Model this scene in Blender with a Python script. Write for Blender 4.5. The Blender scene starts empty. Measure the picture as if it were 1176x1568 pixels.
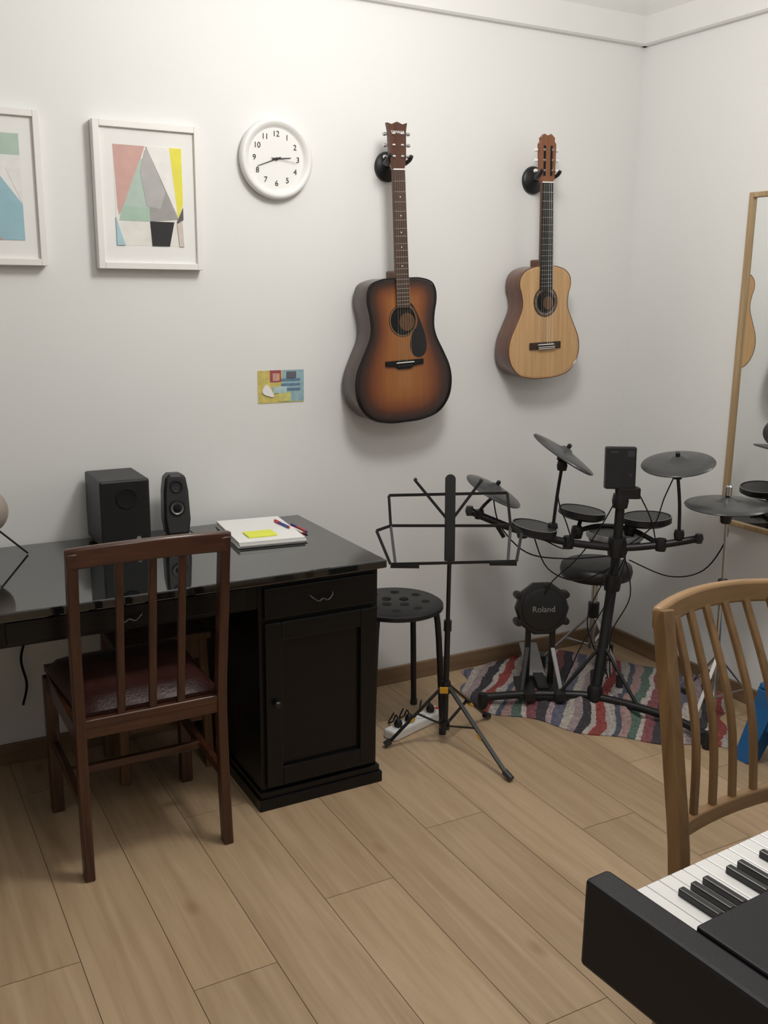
import bpy, math, random
from math import *
from mathutils import Vector, Matrix
random.seed(4)
scn=bpy.context.scene
C=scn.collection

# ------------------------------------------------------------ materials
def _n(nt,t,**k):
    n=nt.nodes.new(t)
    for a,v in k.items(): setattr(n,a,v)
    return n
def mat(name,col,rough=.5,metal=0.,spec=.5,var=.08,nscale=8,bump=0.,bscale=60,coat=0.):
    m=bpy.data.materials.new(name); m.use_nodes=True; nt=m.node_tree
    b=nt.nodes['Principled BSDF']
    b.inputs['Roughness'].default_value=rough; b.inputs['Metallic'].default_value=metal
    b.inputs['Specular IOR Level'].default_value=spec; b.inputs['Coat Weight'].default_value=coat
    tc=_n(nt,'ShaderNodeTexCoord'); no=_n(nt,'ShaderNodeTexNoise'); no.inputs['Scale'].default_value=nscale; no.inputs['Detail'].default_value=4
    nt.links.new(tc.outputs['Object'],no.inputs['Vector'])
    r=_n(nt,'ShaderNodeValToRGB')
    r.color_ramp.elements[0].position=.3; r.color_ramp.elements[1].position=.7
    r.color_ramp.elements[0].color=[c*(1-var) for c in col]+[1]
    r.color_ramp.elements[1].color=[min(1,c*(1+var)) for c in col]+[1]
    nt.links.new(no.outputs['Fac'],r.inputs[0]); nt.links.new(r.outputs[0],b.inputs['Base Color'])
    if bump>0:
        n2=_n(nt,'ShaderNodeTexNoise'); n2.inputs['Scale'].default_value=bscale; n2.inputs['Detail'].default_value=5
        nt.links.new(tc.outputs['Object'],n2.inputs['Vector'])
        bp=_n(nt,'ShaderNodeBump'); bp.inputs['Strength'].default_value=bump; bp.inputs['Distance'].default_value=.01
        nt.links.new(n2.outputs['Fac'],bp.inputs['Height']); nt.links.new(bp.outputs[0],b.inputs['Normal'])
    return m
def wood(name,c1,c2,axis='z',rough=.4,scale=1.,coat=0.):
    m=bpy.data.materials.new(name); m.use_nodes=True; nt=m.node_tree
    b=nt.nodes['Principled BSDF']; b.inputs['Roughness'].default_value=rough; b.inputs['Coat Weight'].default_value=coat
    tc=_n(nt,'ShaderNodeTexCoord'); mp=_n(nt,'ShaderNodeMapping'); s=[60*scale]*3; s['xyz'.index(axis)]=3*scale
    mp.inputs['Scale'].default_value=s
    no=_n(nt,'ShaderNodeTexNoise'); no.inputs['Scale'].default_value=1; no.inputs['Detail'].default_value=5; no.inputs['Distortion'].default_value=.6
    r=_n(nt,'ShaderNodeValToRGB'); r.color_ramp.elements[0].position=.3; r.color_ramp.elements[1].position=.72
    r.color_ramp.elements[0].color=list(c1)+[1]; r.color_ramp.elements[1].color=list(c2)+[1]
    nt.links.new(tc.outputs['Object'],mp.inputs[0]); nt.links.new(mp.outputs[0],no.inputs['Vector'])
    nt.links.new(no.outputs['Fac'],r.inputs[0]); nt.links.new(r.outputs[0],b.inputs['Base Color'])
    return m

M_wall=mat('wall_paint',(.795,.80,.795),.85,var=.015,nscale=1.5,bump=.05,bscale=25)
M_ceil=mat('ceiling_paint',(.78,.78,.77),.9,var=.01)
M_corn=mat('cornice_paint',(.80,.80,.79),.7,var=.01)
M_base=wood('baseboard_wood',(.17,.105,.058),(.27,.18,.105),'x',.5,.4)
M_black=mat('black_lacquer',(.0035,.0035,.004),.30,spec=.35,var=.2,bump=.03,bscale=30)
M_desktop=mat('gloss_black_top',(.008,.009,.009),.045,spec=.8,var=.2,coat=.6)
M_desktop.node_tree.nodes['Principled BSDF'].inputs['Coat Roughness'].default_value=.03
M_metalblk=mat('black_powdercoat',(.008,.008,.009),.42,var=.2)
M_plastic=mat('black_plastic',(.009,.009,.010),.42,var=.2)
M_rubber=mat('dark_rubber',(.03,.031,.033),.38,var=.12)
M_cymb=mat('cymbal_pad_rubber',(.060,.061,.063),.28,var=.12)
M_cone=mat('speaker_cone',(.02,.02,.022),.6)
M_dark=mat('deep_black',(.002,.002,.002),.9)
M_chrome=mat('chrome',(.6,.6,.6),.22,metal=1,var=.03)
M_silver=mat('silver_plastic',(.35,.35,.36),.35,metal=.4)
M_white=mat('white_plastic',(.82,.82,.81),.4,var=.02)
M_paper=mat('paper',(.84,.84,.83),.8,var=.015)
M_frame=mat('white_frame',(.83,.82,.80),.45,var=.02)
M_yellow=mat('postit_yellow',(.80,.85,.10),.7,var=.03)
M_yel2=mat('yellow_plastic',(.65,.36,.03),.5)
M_red=mat('red_ink',(.5,.03,.04),.4)
M_blue=mat('blue_ink',(.04,.06,.3),.4)
M_bluepl=mat('blue_plastic',(.015,.12,.33),.4)
M_mahog=wood('mahogany',(.032,.011,.006),(.082,.029,.014),'z',.35,coat=.2)
M_mahogx=wood('mahogany_rail',(.038,.013,.007),(.095,.034,.016),'x',.35,coat=.2)
M_honey=wood('honey_wood',(.19,.105,.043),(.31,.18,.078),'z',.4,.8)
M_honeyx=wood('honey_wood_rail',(.25,.145,.062),(.38,.23,.108),'x',.4,.8)
M_stoolw=wood('stool_wood',(.10,.05,.022),(.18,.095,.045),'z',.5)
M_leather=mat('red_brown_leather',(.05,.018,.014),.35,var=.25,bump=.2,bscale=150)
M_grey=mat('grey_fabric',(.26,.25,.245),.9,var=.1,bump=.3,bscale=300)
M_side=wood('guitar_side_brown',(.030,.010,.005),(.06,.022,.010),'z',.30,coat=.2)
M_side2=wood('guitar_side_red',(.09,.03,.014),(.15,.055,.026),'z',.3,coat=.4)
M_rose=wood('rosewood',(.022,.012,.009),(.05,.026,.018),'z',.45)
M_neck=wood('neck_wood',(.09,.035,.015),(.16,.07,.03),'z',.35)
M_head=wood('headstock_veneer',(.05,.018,.009),(.11,.04,.02),'z',.3,coat=.3)
M_spruce=wood('spruce_top',(.50,.30,.14),(.62,.39,.19),'z',.35,1.5,coat=.3)
M_mirrorw=wood('mirror_frame_wood',(.35,.24,.13),(.5,.36,.2),'z',.45)
M_string=mat('string_metal',(.5,.47,.4),.3,metal=1)
M_keyw=mat('key_white',(.84,.84,.83),.25,var=.01)
M_keyb=mat('key_black',(.012,.012,.013),.35)
M_globe=mat('lamp_globe',(.36,.30,.26),.4,var=.1)
M_piano=mat('piano_body',(.009,.009,.012),.5,spec=.35,var=.15,bump=.05,bscale=200)
M_inside=mat('guitar_inside',(.10,.045,.018),.7)

def mirror_mat():
    m=bpy.data.materials.new('mirror_glass'); m.use_nodes=True; nt=m.node_tree
    b=nt.nodes['Principled BSDF']; b.inputs['Metallic'].default_value=1; b.inputs['Roughness'].default_value=.01
    b.inputs['Base Color'].default_value=(.88,.9,.89,1); return m
M_mirror=mirror_mat()

def burst_mat():
    m=bpy.data.materials.new('sunburst_finish'); m.use_nodes=True; nt=m.node_tree
    b=nt.nodes['Principled BSDF']; b.inputs['Roughness'].default_value=.22; b.inputs['Coat Weight'].default_value=.4
    a=_n(nt,'ShaderNodeAttribute'); a.attribute_name='edge'
    r=_n(nt,'ShaderNodeValToRGB'); cr=r.color_ramp
    cr.elements[0].position=0; cr.elements[0].color=(.004,.002,.0015,1)
    cr.elements[1].position=1; cr.elements[1].color=(.40,.155,.036,1)
    for p,c in ((.07,(.010,.003,.002,1)),(.22,(.070,.016,.004,1)),(.40,(.22,.056,.008,1)),(.65,(.34,.112,.020,1))):
        e=cr.elements.new(p); e.color=c
    tc=_n(nt,'ShaderNodeTexCoord'); mp=_n(nt,'ShaderNodeMapping'); mp.inputs['Scale'].default_value=(140,10,4)
    no=_n(nt,'ShaderNodeTexNoise'); no.inputs['Scale'].default_value=1
    mx=_n(nt,'ShaderNodeMixRGB',blend_type='MULTIPLY'); mx.inputs[0].default_value=.35
    nt.links.new(tc.outputs['Object'],mp.inputs[0]); nt.links.new(mp.outputs[0],no.inputs['Vector'])
    nt.links.new(a.outputs['Fac'],r.inputs[0]); nt.links.new(r.outputs[0],mx.inputs[1]); nt.links.new(no.outputs['Fac'],mx.inputs[2])
    nt.links.new(mx.outputs[0],b.inputs['Base Color']); return m
M_burst=burst_mat()

def floor_mat():
    m=bpy.data.materials.new('oak_laminate'); m.use_nodes=True; nt=m.node_tree; L=nt.links.new
    b=nt.nodes['Principled BSDF']; b.inputs['Roughness'].default_value=.40
    tc=_n(nt,'ShaderNodeTexCoord'); at=_n(nt,'ShaderNodeAttribute'); at.attribute_name='pc'
    ad=_n(nt,'ShaderNodeVectorMath',operation='MULTIPLY_ADD'); ad.inputs[1].default_value=(13,17,9)
    L(at.outputs['Color'],ad.inputs[0]); L(tc.outputs['Object'],ad.inputs[2])
    mp=_n(nt,'ShaderNodeMapping'); mp.inputs['Scale'].default_value=(30,1.6,1); L(ad.outputs[0],mp.inputs[0])
    n1=_n(nt,'ShaderNodeTexNoise'); n1.inputs['Scale'].default_value=1; n1.inputs['Detail'].default_value=7; n1.inputs['Roughness'].default_value=.6; n1.inputs['Distortion'].default_value=.8
    L(mp.outputs[0],n1.inputs['Vector'])
    mp2=_n(nt,'ShaderNodeMapping'); mp2.inputs['Scale'].default_value=(7,1.0,1); L(ad.outputs[0],mp2.inputs[0])
    n2=_n(nt,'ShaderNodeTexNoise'); n2.inputs['Scale'].default_value=1; n2.inputs['Detail'].default_value=3; n2.inputs['Distortion'].default_value=1.5
    L(mp2.outputs[0],n2.inputs['Vector'])
    r1=_n(nt,'ShaderNodeValToRGB'); r1.color_ramp.elements[0].position=.25; r1.color_ramp.elements[1].position=.75
    r1.color_ramp.elements[0].color=(.42,.292,.175,1); r1.color_ramp.elements[1].color=(.58,.43,.28,1)
    L(n1.outputs['Fac'],r1.inputs[0])
    r2=_n(nt,'ShaderNodeValToRGB'); r2.color_ramp.elements[0].position=.3; r2.color_ramp.elements[1].position=.7
    r2.color_ramp.elements[0].color=(.84,.82,.79,1); r2.color_ramp.elements[1].color=(1.0,1.0,1.0,1)
    L(n2.outputs['Fac'],r2.inputs[0])
    mx=_n(nt,'ShaderNodeMixRGB',blend_type='MULTIPLY'); mx.inputs[0].default_value=1
    L(r1.outputs[0],mx.inputs[1]); L(r2.outputs[0],mx.inputs[2])
    sp=_n(nt,'ShaderNodeSeparateColor'); L(at.outputs['Color'],sp.inputs[0])
    mr=_n(nt,'ShaderNodeMapRange'); mr.inputs['To Min'].default_value=.93; mr.inputs['To Max'].default_value=1.05
    L(sp.outputs[0],mr.inputs['Value'])
    mx2=_n(nt,'ShaderNodeVectorMath',operation='SCALE'); L(mx.outputs[0],mx2.inputs[0]); L(mr.outputs[0],mx2.inputs['Scale'])
    mp3=_n(nt,'ShaderNodeMapping'); mp3.inputs['Scale'].default_value=(4.2,2.0,1); L(ad.outputs[0],mp3.inputs[0])
    vo=_n(nt,'ShaderNodeTexVoronoi'); vo.inputs['Scale'].default_value=1; L(mp3.outputs[0],vo.inputs['Vector'])
    r3=_n(nt,'ShaderNodeValToRGB'); r3.color_ramp.elements[0].position=.01; r3.color_ramp.elements[1].position=.09
    r3.color_ramp.elements[0].color=(.62,.52,.43,1); r3.color_ramp.elements[1].color=(1,1,1,1)
    L(vo.outputs['Distance'],r3.inputs[0])
    mx3=_n(nt,'ShaderNodeMixRGB',blend_type='MULTIPLY'); mx3.inputs[0].default_value=.7
    L(mx2.outputs[0],mx3.inputs[1]); L(r3.outputs[0],mx3.inputs[2]); L(mx3.outputs[0],b.inputs['Base Color'])
    bp=_n(nt,'ShaderNodeBump'); bp.inputs['Strength'].default_value=.05; bp.inputs['Distance'].default_value=.005
    L(n1.outputs['Fac'],bp.inputs['Height']); L(bp.outputs[0],b.inputs['Normal'])
    return m
M_floor=floor_mat()

def rug_mat():
    m=bpy.data.materials.new('rag_rug_stripes'); m.use_nodes=True; nt=m.node_tree; L=nt.links.new
    b=nt.nodes['Principled BSDF']; b.inputs['Roughness'].default_value=.95
    tc=_n(nt,'ShaderNodeTexCoord')
    nz=_n(nt,'ShaderNodeTexNoise'); nz.inputs['Scale'].default_value=4; nz.inputs['Detail'].default_value=1; L(tc.outputs['Object'],nz.inputs['Vector'])
    mp=_n(nt,'ShaderNodeVectorMath',operation='MULTIPLY_ADD'); mp.inputs[1].default_value=(.09,.09,0); L(nz.outputs['Color'],mp.inputs[0]); L(tc.outputs['Object'],mp.inputs[2])
    nh=_n(nt,'ShaderNodeTexNoise'); nh.inputs['Scale'].default_value=60; L(tc.outputs['Object'],nh.inputs['Vector'])
    sx=_n(nt,'ShaderNodeSeparateXYZ'); L(mp.outputs[0],sx.inputs[0])
    mu=_n(nt,'ShaderNodeMath',operation='MULTIPLY_ADD'); mu.inputs[1].default_value=2.5; L(sx.outputs[0],mu.inputs[0])
    mh=_n(nt,'ShaderNodeMath',operation='MULTIPLY'); mh.inputs[1].default_value=.03; L(nh.outputs['Fac'],mh.inputs[0]); L(mh.outputs[0],mu.inputs[2])
    fr=_n(nt,'ShaderNodeMath',operation='FRACT'); L(mu.outputs[0],fr.inputs[0])
    r=_n(nt,'ShaderNodeValToRGB'); cr=r.color_ramp; cr.interpolation='CONSTANT'
    cols=[(.30,.24,.25),(.045,.04,.05),(.42,.37,.35),(.26,.055,.05),(.38,.35,.33),(.08,.09,.12),(.34,.22,.21),(.09,.14,.12),(.46,.41,.38),(.22,.08,.09),(.05,.045,.055),(.38,.28,.30),(.12,.12,.17),(.42,.38,.34)]
    cr.elements[0].position=0; cr.elements[0].color=cols[0]+(1,)
    cr.elements[1].position=1/14; cr.elements[1].color=cols[1]+(1,)
    for i in range(2,14): e=cr.elements.new(i/14+.012*((i*7)%3-1)); e.color=cols[i]+(1,)
    L(fr.outputs[0],r.inputs[0])
    n2=_n(nt,'ShaderNodeTexNoise'); n2.inputs['Scale'].default_value=90; L(tc.outputs['Object'],n2.inputs['Vector'])
    mx=_n(nt,'ShaderNodeMixRGB',blend_type='OVERLAY'); mx.inputs[0].default_value=.7; L(r.outputs[0],mx.inputs[1]); L(n2.outputs['Fac'],mx.inputs[2])
    L(mx.outputs[0],b.inputs['Base Color'])
    bp=_n(nt,'ShaderNodeBump'); bp.inputs['Strength'].default_value=.6; bp.inputs['Distance'].default_value=.012; L(n2.outputs['Fac'],bp.inputs['Height']); L(bp.outputs[0],b.inputs['Normal'])
    return m
M_rug=rug_mat()

# ------------------------------------------------------------ geometry helpers
def G(name,loc=(0,0,0),rot=(0,0,0),world=False):
    e=bpy.data.objects.new(name,None); e.location=loc; e.rotation_euler=rot; e.empty_display_size=.05
    C.objects.link(e); e['w']=world; return e
def mk(name,V,F,m,par=None,smooth=False,ang=35,bevel=0,loc=None,rot=None,mi=None,quat=None):
    me=bpy.data.meshes.new(name); me.from_pydata([tuple(v) for v in V],[],F)
    ms=m if isinstance(m,(list,tuple)) else [m]
    for x in ms: me.materials.append(x)
    if mi:
        for p,i in zip(me.polygons,mi): p.material_index=i
    import bmesh
    bm=bmesh.new(); bm.from_mesh(me); bmesh.ops.recalc_face_normals(bm,faces=bm.faces); bm.to_mesh(me); bm.free()
    if smooth:
        for p in me.polygons: p.use_smooth=True
        me.set_sharp_from_angle(angle=radians(ang))
    o=bpy.data.objects.new(name,me); C.objects.link(o)
    if loc is not None: o.location=loc
    if rot is not None: o.rotation_euler=rot
    if quat is not None: o.rotation_mode='QUATERNION'; o.rotation_quaternion=quat
    if par:
        o.parent=par
        if par['w']: o.matrix_parent_inverse=Matrix.Translation(-Vector(par.location))
    if bevel>0:
        b=o.modifiers.new('bevel','BEVEL'); b.width=bevel; b.segments=2; b.limit_method='ANGLE'; b.angle_limit=radians(40)
    return o
BF=[(0,3,2,1),(4,5,6,7),(0,1,5,4),(1,2,6,5),(2,3,7,6),(3,0,4,7)]
def bv(x0,x1,y0,y1,z0,z1): return [(x0,y0,z0),(x1,y0,z0),(x1,y1,z0),(x0,y1,z0),(x0,y0,z1),(x1,y0,z1),(x1,y1,z1),(x0,y1,z1)]
def box(name,x0,x1,y0,y1,z0,z1,m,par=None,bevel=.002,**k):
    return mk(name,bv(x0,x1,y0,y1,z0,z1),BF,m,par,bevel=bevel,**k)
def boxes(name,L,m,par=None,bevel=0,**k):
    V=[];F=[]
    for b in L:
        n=len(V); V+=bv(*b); F+=[tuple(n+i for i in f) for f in BF]
    return mk(name,V,F,m,par,bevel=bevel,**k)
def catmull(P,n=6,closed=False):
    P=[Vector(p) for p in P]; N=len(P); out=[]
    rng=range(N) if closed else range(N-1)
    for i in rng:
        if closed: a,b,c,d=P[i-1],P[i],P[(i+1)%N],P[(i+2)%N]
        else: a,b,c,d=P[max(i-1,0)],P[i],P[i+1],P[min(i+2,N-1)]
        for k in range(n):
            t=k/n; out.append(.5*((2*b)+(c-a)*t+(2*a-5*b+4*c-d)*t*t+(3*b-a-3*c+d)*t**3))
    if not closed: out.append(P[-1])
    return out
def sweep(name,P,r,m,par=None,n=10,sm=0,closed=False,**k):
    P=catmull(P,sm,closed) if sm else [Vector(p) for p in P]
    N=len(P); R=r if isinstance(r,(list,tuple)) else [r]*N
    if len(R)!=N: R=[R[0]+(R[-1]-R[0])*i/(N-1) for i in range(N)]
    V=[];F=[]; u=None
    for i in range(N):
        if closed: t=(P[(i+1)%N]-P[i-1])
        else: t=P[min(i+1,N-1)]-P[max(i-1,0)]
        t.normalize()
        if u is None:
            u=t.orthogonal()
        u=(u-t*u.dot(t)).normalized(); w=t.cross(u)
        for j in range(n):
            a=2*pi*j/n; V.append(P[i]+(u*cos(a)+w*sin(a))*R[i])
    for i in range(N if closed else N-1):
        for j in range(n):
            a=i*n+j;b=i*n+(j+1)%n;c=((i+1)%N)*n+(j+1)%n;d=((i+1)%N)*n+j
            F.append((a,b,c,d))
    if not closed: F+=[tuple(range(n))[::-1],tuple((N-1)*n+j for j in range(n))]
    return mk(name,V,F,m,par,smooth=True,ang=50,**k)
def bar(name,P,w,d,m,par=None,S=(1,0,0),sm=0,bevel=.003,**k):
    """rectangular section: w along S, d perpendicular"""
    P=catmull(P,sm) if sm else [Vector(p) for p in P]; S=Vector(S).normalized(); N=len(P); V=[];F=[]
    for i in range(N):
        t=(P[min(i+1,N-1)]-P[max(i-1,0)]).normalized(); s=(S-t*S.dot(t)).normalized(); q=t.cross(s)
        for a,b in ((-1,-1),(1,-1),(1,1),(-1,1)): V.append(P[i]+s*a*w/2+q*b*d/2)
    for i in range(N-1):
        for j in range(4): F.append((i*4+j,i*4+(j+1)%4,(i+1)*4+(j+1)%4,(i+1)*4+j))
    F+=[(3,2,1,0),tuple((N-1)*4+j for j in range(4))]
    return mk(name,V,F,m,par,smooth=True,ang=30,bevel=bevel,**k)
def lathe(name,prof,c,m,par=None,axis=(0,0,1),n=48,ang=35,mi=None):
    V=[];F=[];MI=[]
    for (r,z) in prof:
        for j in range(n): V.append((max(r,1e-5)*cos(2*pi*j/n),max(r,1e-5)*sin(2*pi*j/n),z))
    for i in range(len(prof)-1):
        for j in range(n):
            F.append((i*n+j,i*n+(j+1)%n,(i+1)*n+(j+1)%n,(i+1)*n+j)); MI.append(mi[i] if mi else 0)
    q=Vector(axis).to_track_quat('Z','Y')
    return mk(name,V,F,m,par,smooth=True,ang=ang,loc=c,quat=q,mi=MI if mi else None)
def cyl(name,p0,p1,r,m,par=None,n=16,r1=None):
    return sweep(name,[p0,p1],[r,r if r1 is None else r1],m,par,n=n)
def prism(name,P2,y0,y1,m,par=None,bevel=0,smooth=False,**k):
    n=len(P2); V=[(x,y0,z) for x,z in P2]+[(x,y1,z) for x,z in P2]
    F=[tuple(range(n)),tuple(range(n,2*n))[::-1]]+[(i,(i+1)%n,n+(i+1)%n,n+i) for i in range(n)]
    return mk(name,V,F,m,par,bevel=bevel,smooth=smooth,**k)
def text(name,s,size,loc,rot,m,par,ext=.0006):
    cu=bpy.data.curves.new(name,'FONT'); cu.body=s; cu.size=size; cu.align_x='CENTER'; cu.align_y='CENTER'; cu.extrude=ext
    t=bpy.data.objects.new(name+'_t',cu); C.objects.link(t); bpy.context.view_layer.update()
    me=bpy.data.meshes.new_from_object(t); bpy.data.objects.remove(t)
    me.materials.clear(); me.materials.append(m)
    o=bpy.data.objects.new(name,me); C.objects.link(o); o.location=loc; o.rotation_euler=rot; o.parent=par
    if par['w']: o.matrix_parent_inverse=Matrix.Translation(-Vector(par.location))
    return o

# ------------------------------------------------------------ room
WX,WY=2.817,3.066; X0,Y0=-1.7,-1.6; CZ=2.78
box('wall_back',X0-.1,WX+.1,WY,WY+.1,-.02,CZ,M_wall,bevel=0)
box('wall_right',WX,WX+.1,Y0,WY,-.02,CZ,M_wall,bevel=0)
box('wall_left',X0-.1,X0,Y0,WY,-.02,CZ,M_wall,bevel=0)
box('wall_front',X0-.1,WX+.1,Y0-.1,Y0,-.02,CZ,M_wall,bevel=0)
box('ceiling',X0-.1,WX+.1,Y0-.1,WY+.1,CZ,CZ+.1,M_ceil,bevel=0)
V=[];F=[];K=[]
pw=.196; g=.0007
k0=int(floor((X0-.137)/pw)); joints={2:1.79,4:1.95,6:2.11,3:1.2,5:1.35,1:1.55,0:2.0,7:1.5,8:1.9}
k=k0
while .137+pw*k<WX:
    xa=.137+pw*k; xb=xa+pw; idx=k
    j=joints.get(k,random.uniform(.9,2.2)); ys=[j-1.28*i for i in range(4)]+[j+1.28*i for i in (1,2)]
    ys=sorted(set([min(max(y,Y0),WY) for y in ys]+[Y0,WY]))
    xa_,xb_=max(xa,X0),min(xb,WX)
    for a,b in zip(ys[:-1],ys[1:]):
        if b-a<.01: continue
        n=len(V); V+=[(xa_+g,a+g,0),(xb_-g,a+g,0),(xb_-g,b-g,0),(xa_+g,b-g,0)]; F.append((n,n+1,n+2,n+3))
        K.append((random.random(),random.random(),random.random(),1))
    k+=1
n=len(V); V+=[(X0,Y0,-.004),(WX,Y0,-.004),(WX,WY,-.004),(X0,WY,-.004)]; F.append((n,n+1,n+2,n+3)); K.append((0,0,0,1))
M_gap=mat('plank_gap',(.12,.075,.045),.8)
fl=mk('floor',V,F,[M_floor,M_gap],mi=[0]*(len(F)-1)+[1])
at=fl.data.color_attributes.new('pc','FLOAT_COLOR','CORNER')
for p in fl.data.polygons:
    for li in p.loop_indices: at.data[li].color=K[p.index]
bh=.066
box('baseboard_back',X0,WX,WY-.014,WY,0,bh,M_base,bevel=.003)
box('baseboard_right',WX-.014,WX,Y0,WY-.014,0,bh,wood('baseboard_wood_y',(.17,.105,.058),(.27,.18,.105),'y',.5,.4),bevel=.003)
prof=[(0,2.400),(.018,2.400),(.026,2.406),(.032,2.50),(.050,2.53),(.09,2.62),(.12,2.66),(.125,2.70),(.14,2.71),(.14,CZ),(0,CZ)]
def cornice(name,fn,a,b):
    n=len(prof); V=[fn(d,z,a) for d,z in prof]+[fn(d,z,b) for d,z in prof]
    F=[tuple(range(n)),tuple(range(n,2*n))[::-1]]+[(i,(i+1)%n,n+(i+1)%n,n+i) for i in range(n)]
    mk(name,V,F,M_corn)
cornice('trim_1',lambda d,z,s:(s,WY-d,z),X0,WX)
cornice('trim_2',lambda d,z,s:(WX-d,s,z),Y0,WY)

# ------------------------------------------------------------ desk
D=G('writing_desk',(.4,2.7,0),world=True)
fy=2.400
box('desk_top',-.62,1.339,fy,3.045,.690,.715,M_desktop,D,.004)
box('cabinet_body',.942,1.320,fy+.025,3.03,.055,.69,M_black,D,.002)
boxes('plinth',[(.930,1.333,fy+.006,3.035,0,.035),(.936,1.327,fy+.014,3.03,.035,.055)],M_black,D,.002)
box('cabinet_drawer_front',.956,1.308,fy+.012,fy+.03,.585,.675,M_black,D,.003)
dx0,dx1,dz0,dz1=.956,1.308,.07,.572
boxes('cabinet_door',[(dx0,dx0+.05,fy+.010,fy+.028,dz0,dz1),(dx1-.05,dx1,fy+.010,fy+.028,dz0,dz1),(dx0+.05,dx1-.05,fy+.010,fy+.028,dz1-.055,dz1),(dx0+.05,dx1-.05,fy+.010,fy+.028,dz0,dz0+.055)],M_black,D,.003)
lathe('door_knob',[(0,.0),(.005,0),(.005,.010),(.010,.013),(.011,.018),(.007,.023),(0,.024)],(.985,fy+.012,.33),M_metalblk,D,(0,-1,0),24)
def pull(nm,x,z,y,w=.036):
    sweep(nm,[(x-w,y,z+.006),(x-w*.85,y-.010,z),(x-w*.4,y-.016,z-.010),(x,y-.012,z-.005),(x+w*.4,y-.016,z-.010),(x+w*.85,y-.010,z),(x+w,y,z+.006)],.0022,M_rubber,D,8,5)
pull('drawer_pull',1.13,.632,fy+.012)
box('center_apron',.0,.945,fy+.03,fy+.05,.615,.69,M_black,D,.002)
box('center_drawer_front',.28,.90,fy+.02,fy+.034,.625,.682,M_black,D,.003)
pull('center_pull',.58,.655,fy+.02)
box('left_cabinet_body',-.60,-.10,fy+.025,3.03,.055,.69,M_black,D,.002)
box('left_plinth',-.61,-.09,fy+.012,3.035,0,.055,M_black,D,.002)
box('left_door',-.585,-.115,fy+.008,fy+.028,.07,.675,M_black,D,.003)
box('back_rail',-.10,.945,3.0,3.02,.60,.69,M_black,D,.002)

# ------------------------------------------------------------ chairs
def slat_chair(name,loc,rot,P):
    g=G(name,loc,(0,0,rot)); W=P['w'];T=P['t'];H=P['h'];mz=P['mz'];mx=P['mx'];dz=P.get('dz',0)
    for s,i in ((-1,1),(1,2)):
        bar('back_post_%d'%i,[(s*W,-.012,0),(s*W*.99,.0,.22),(s*W*.985,0,.44),(s*(W+T)/2,P['tilt']*.42,.66),(s*T,P['tilt'],H-.01)],.026,.034,mz,g,sm=4)
        bar('front_leg_%d'%i,[(s*(W+.005),.375,0),(s*(W+.005),.37,.42+dz)],.034,.034,mz,g)
        bar('side_stretcher_%d'%i,[(s*W,0,.20),(s*W,.37,.21)],.018,.028,mx,g)
        bar('side_rail_%d'%i,[(s*W,.0,.40+dz),(s*(W+.003),.37,.40+dz)],.02,.055,mx,g)
    N=12; rail=[]
    for i in range(N+1):
        x=-1+2*i/N; rail.append((x*(T+.014),P['tilt']-P['bow']*(1-x*x),H-.027+P['arch']*(1-x*x)))
    bar('top_rail',rail,P['rh'],.022,mx,g,S=(0,0,1),bevel=.006)
    low=[]
    for i in range(N+1):
        x=-1+2*i/N; low.append((x*W,P['tilt']*P['lowt']-P['bow']*P['lb']*(1-x*x),P['lowz']))
    bar('lower_back_rail',low,P['lrh'],.02,mx,g,S=(0,0,1))
    for i,u in enumerate(P['sl']):
        bu=P['bow']*(1-u*u); z0=P['lowz']; z1=H-.04
        bar('slat_%d'%(i+1),[(u*W,P['tilt']*P['lowt']-bu*P['lb'],z0),(u*(W+T)/2,P['tilt']*.38-bu*.7+P['sag'],(z0+z1)/2),(u*T,P['tilt']*.95-bu,z1+P['arch']*.8)],P['sw'],.012,mz,g,sm=5)
    bar('front_rail',[(-W,.372,.40+dz),(W,.372,.40+dz)],.02,.055,mx,g,S=(0,1,0))
    bar('rear_rail',[(-W,.0,.405+dz),(W,.0,.405+dz)],.018,.04,mx,g,S=(0,1,0))
    bar('front_stretcher',[(-W,.19,.205),(W,.19,.205)],.018,.024,mx,g,S=(0,1,0))
    bw,fw=W-.012,W+.012
    V=[];F=[]
    nx,ny=14,12
    for j in range(ny+1):
        for i in range(nx+1):
            u=-1+2*i/nx; v=j/ny; w=bw+(fw-bw)*v; y=.018+v*.385
            h=.455+dz+.022*(1-u**6)*(1-(2*v-1)**6); V.append((u*w,y,h-(.012 if abs(u)>.99 or v in(0,1) else 0)))
    n0=len(V)
    for j in range(ny):
        for i in range(nx): a=j*(nx+1)+i; F.append((a,a+1,a+nx+2,a+nx+1))
    rim=[i for i in range(nx+1)]+[(j+1)*(nx+1)-1 for j in range(1,ny+1)]+[ny*(nx+1)+i for i in range(nx-1,-1,-1)]+[j*(nx+1) for j in range(ny-1,0,-1)]
    for r in rim: V.append((V[r][0],V[r][1],.425+dz))
    m=len(rim)
    for i in range(m): F.append((rim[i],rim[(i+1)%m],n0+(i+1)%m,n0+i))
    F.append(tuple(n0+i for i in range(m)))
    mk('seat',V,F,P['seat'],g,smooth=True,ang=50)
    return g
slat_chair('dining_chair',(.607,2.322,0),0,dict(w=.187,t=.188,h=.893,tilt=-.05,bow=.02,arch=.010,rh=.052,lowt=.02,lb=0.,lowz=.425,lrh=.022,sl=(-.43,0,.40),sw=.020,sag=0,mz=M_mahog,mx=M_mahogx,seat=M_leather))
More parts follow.
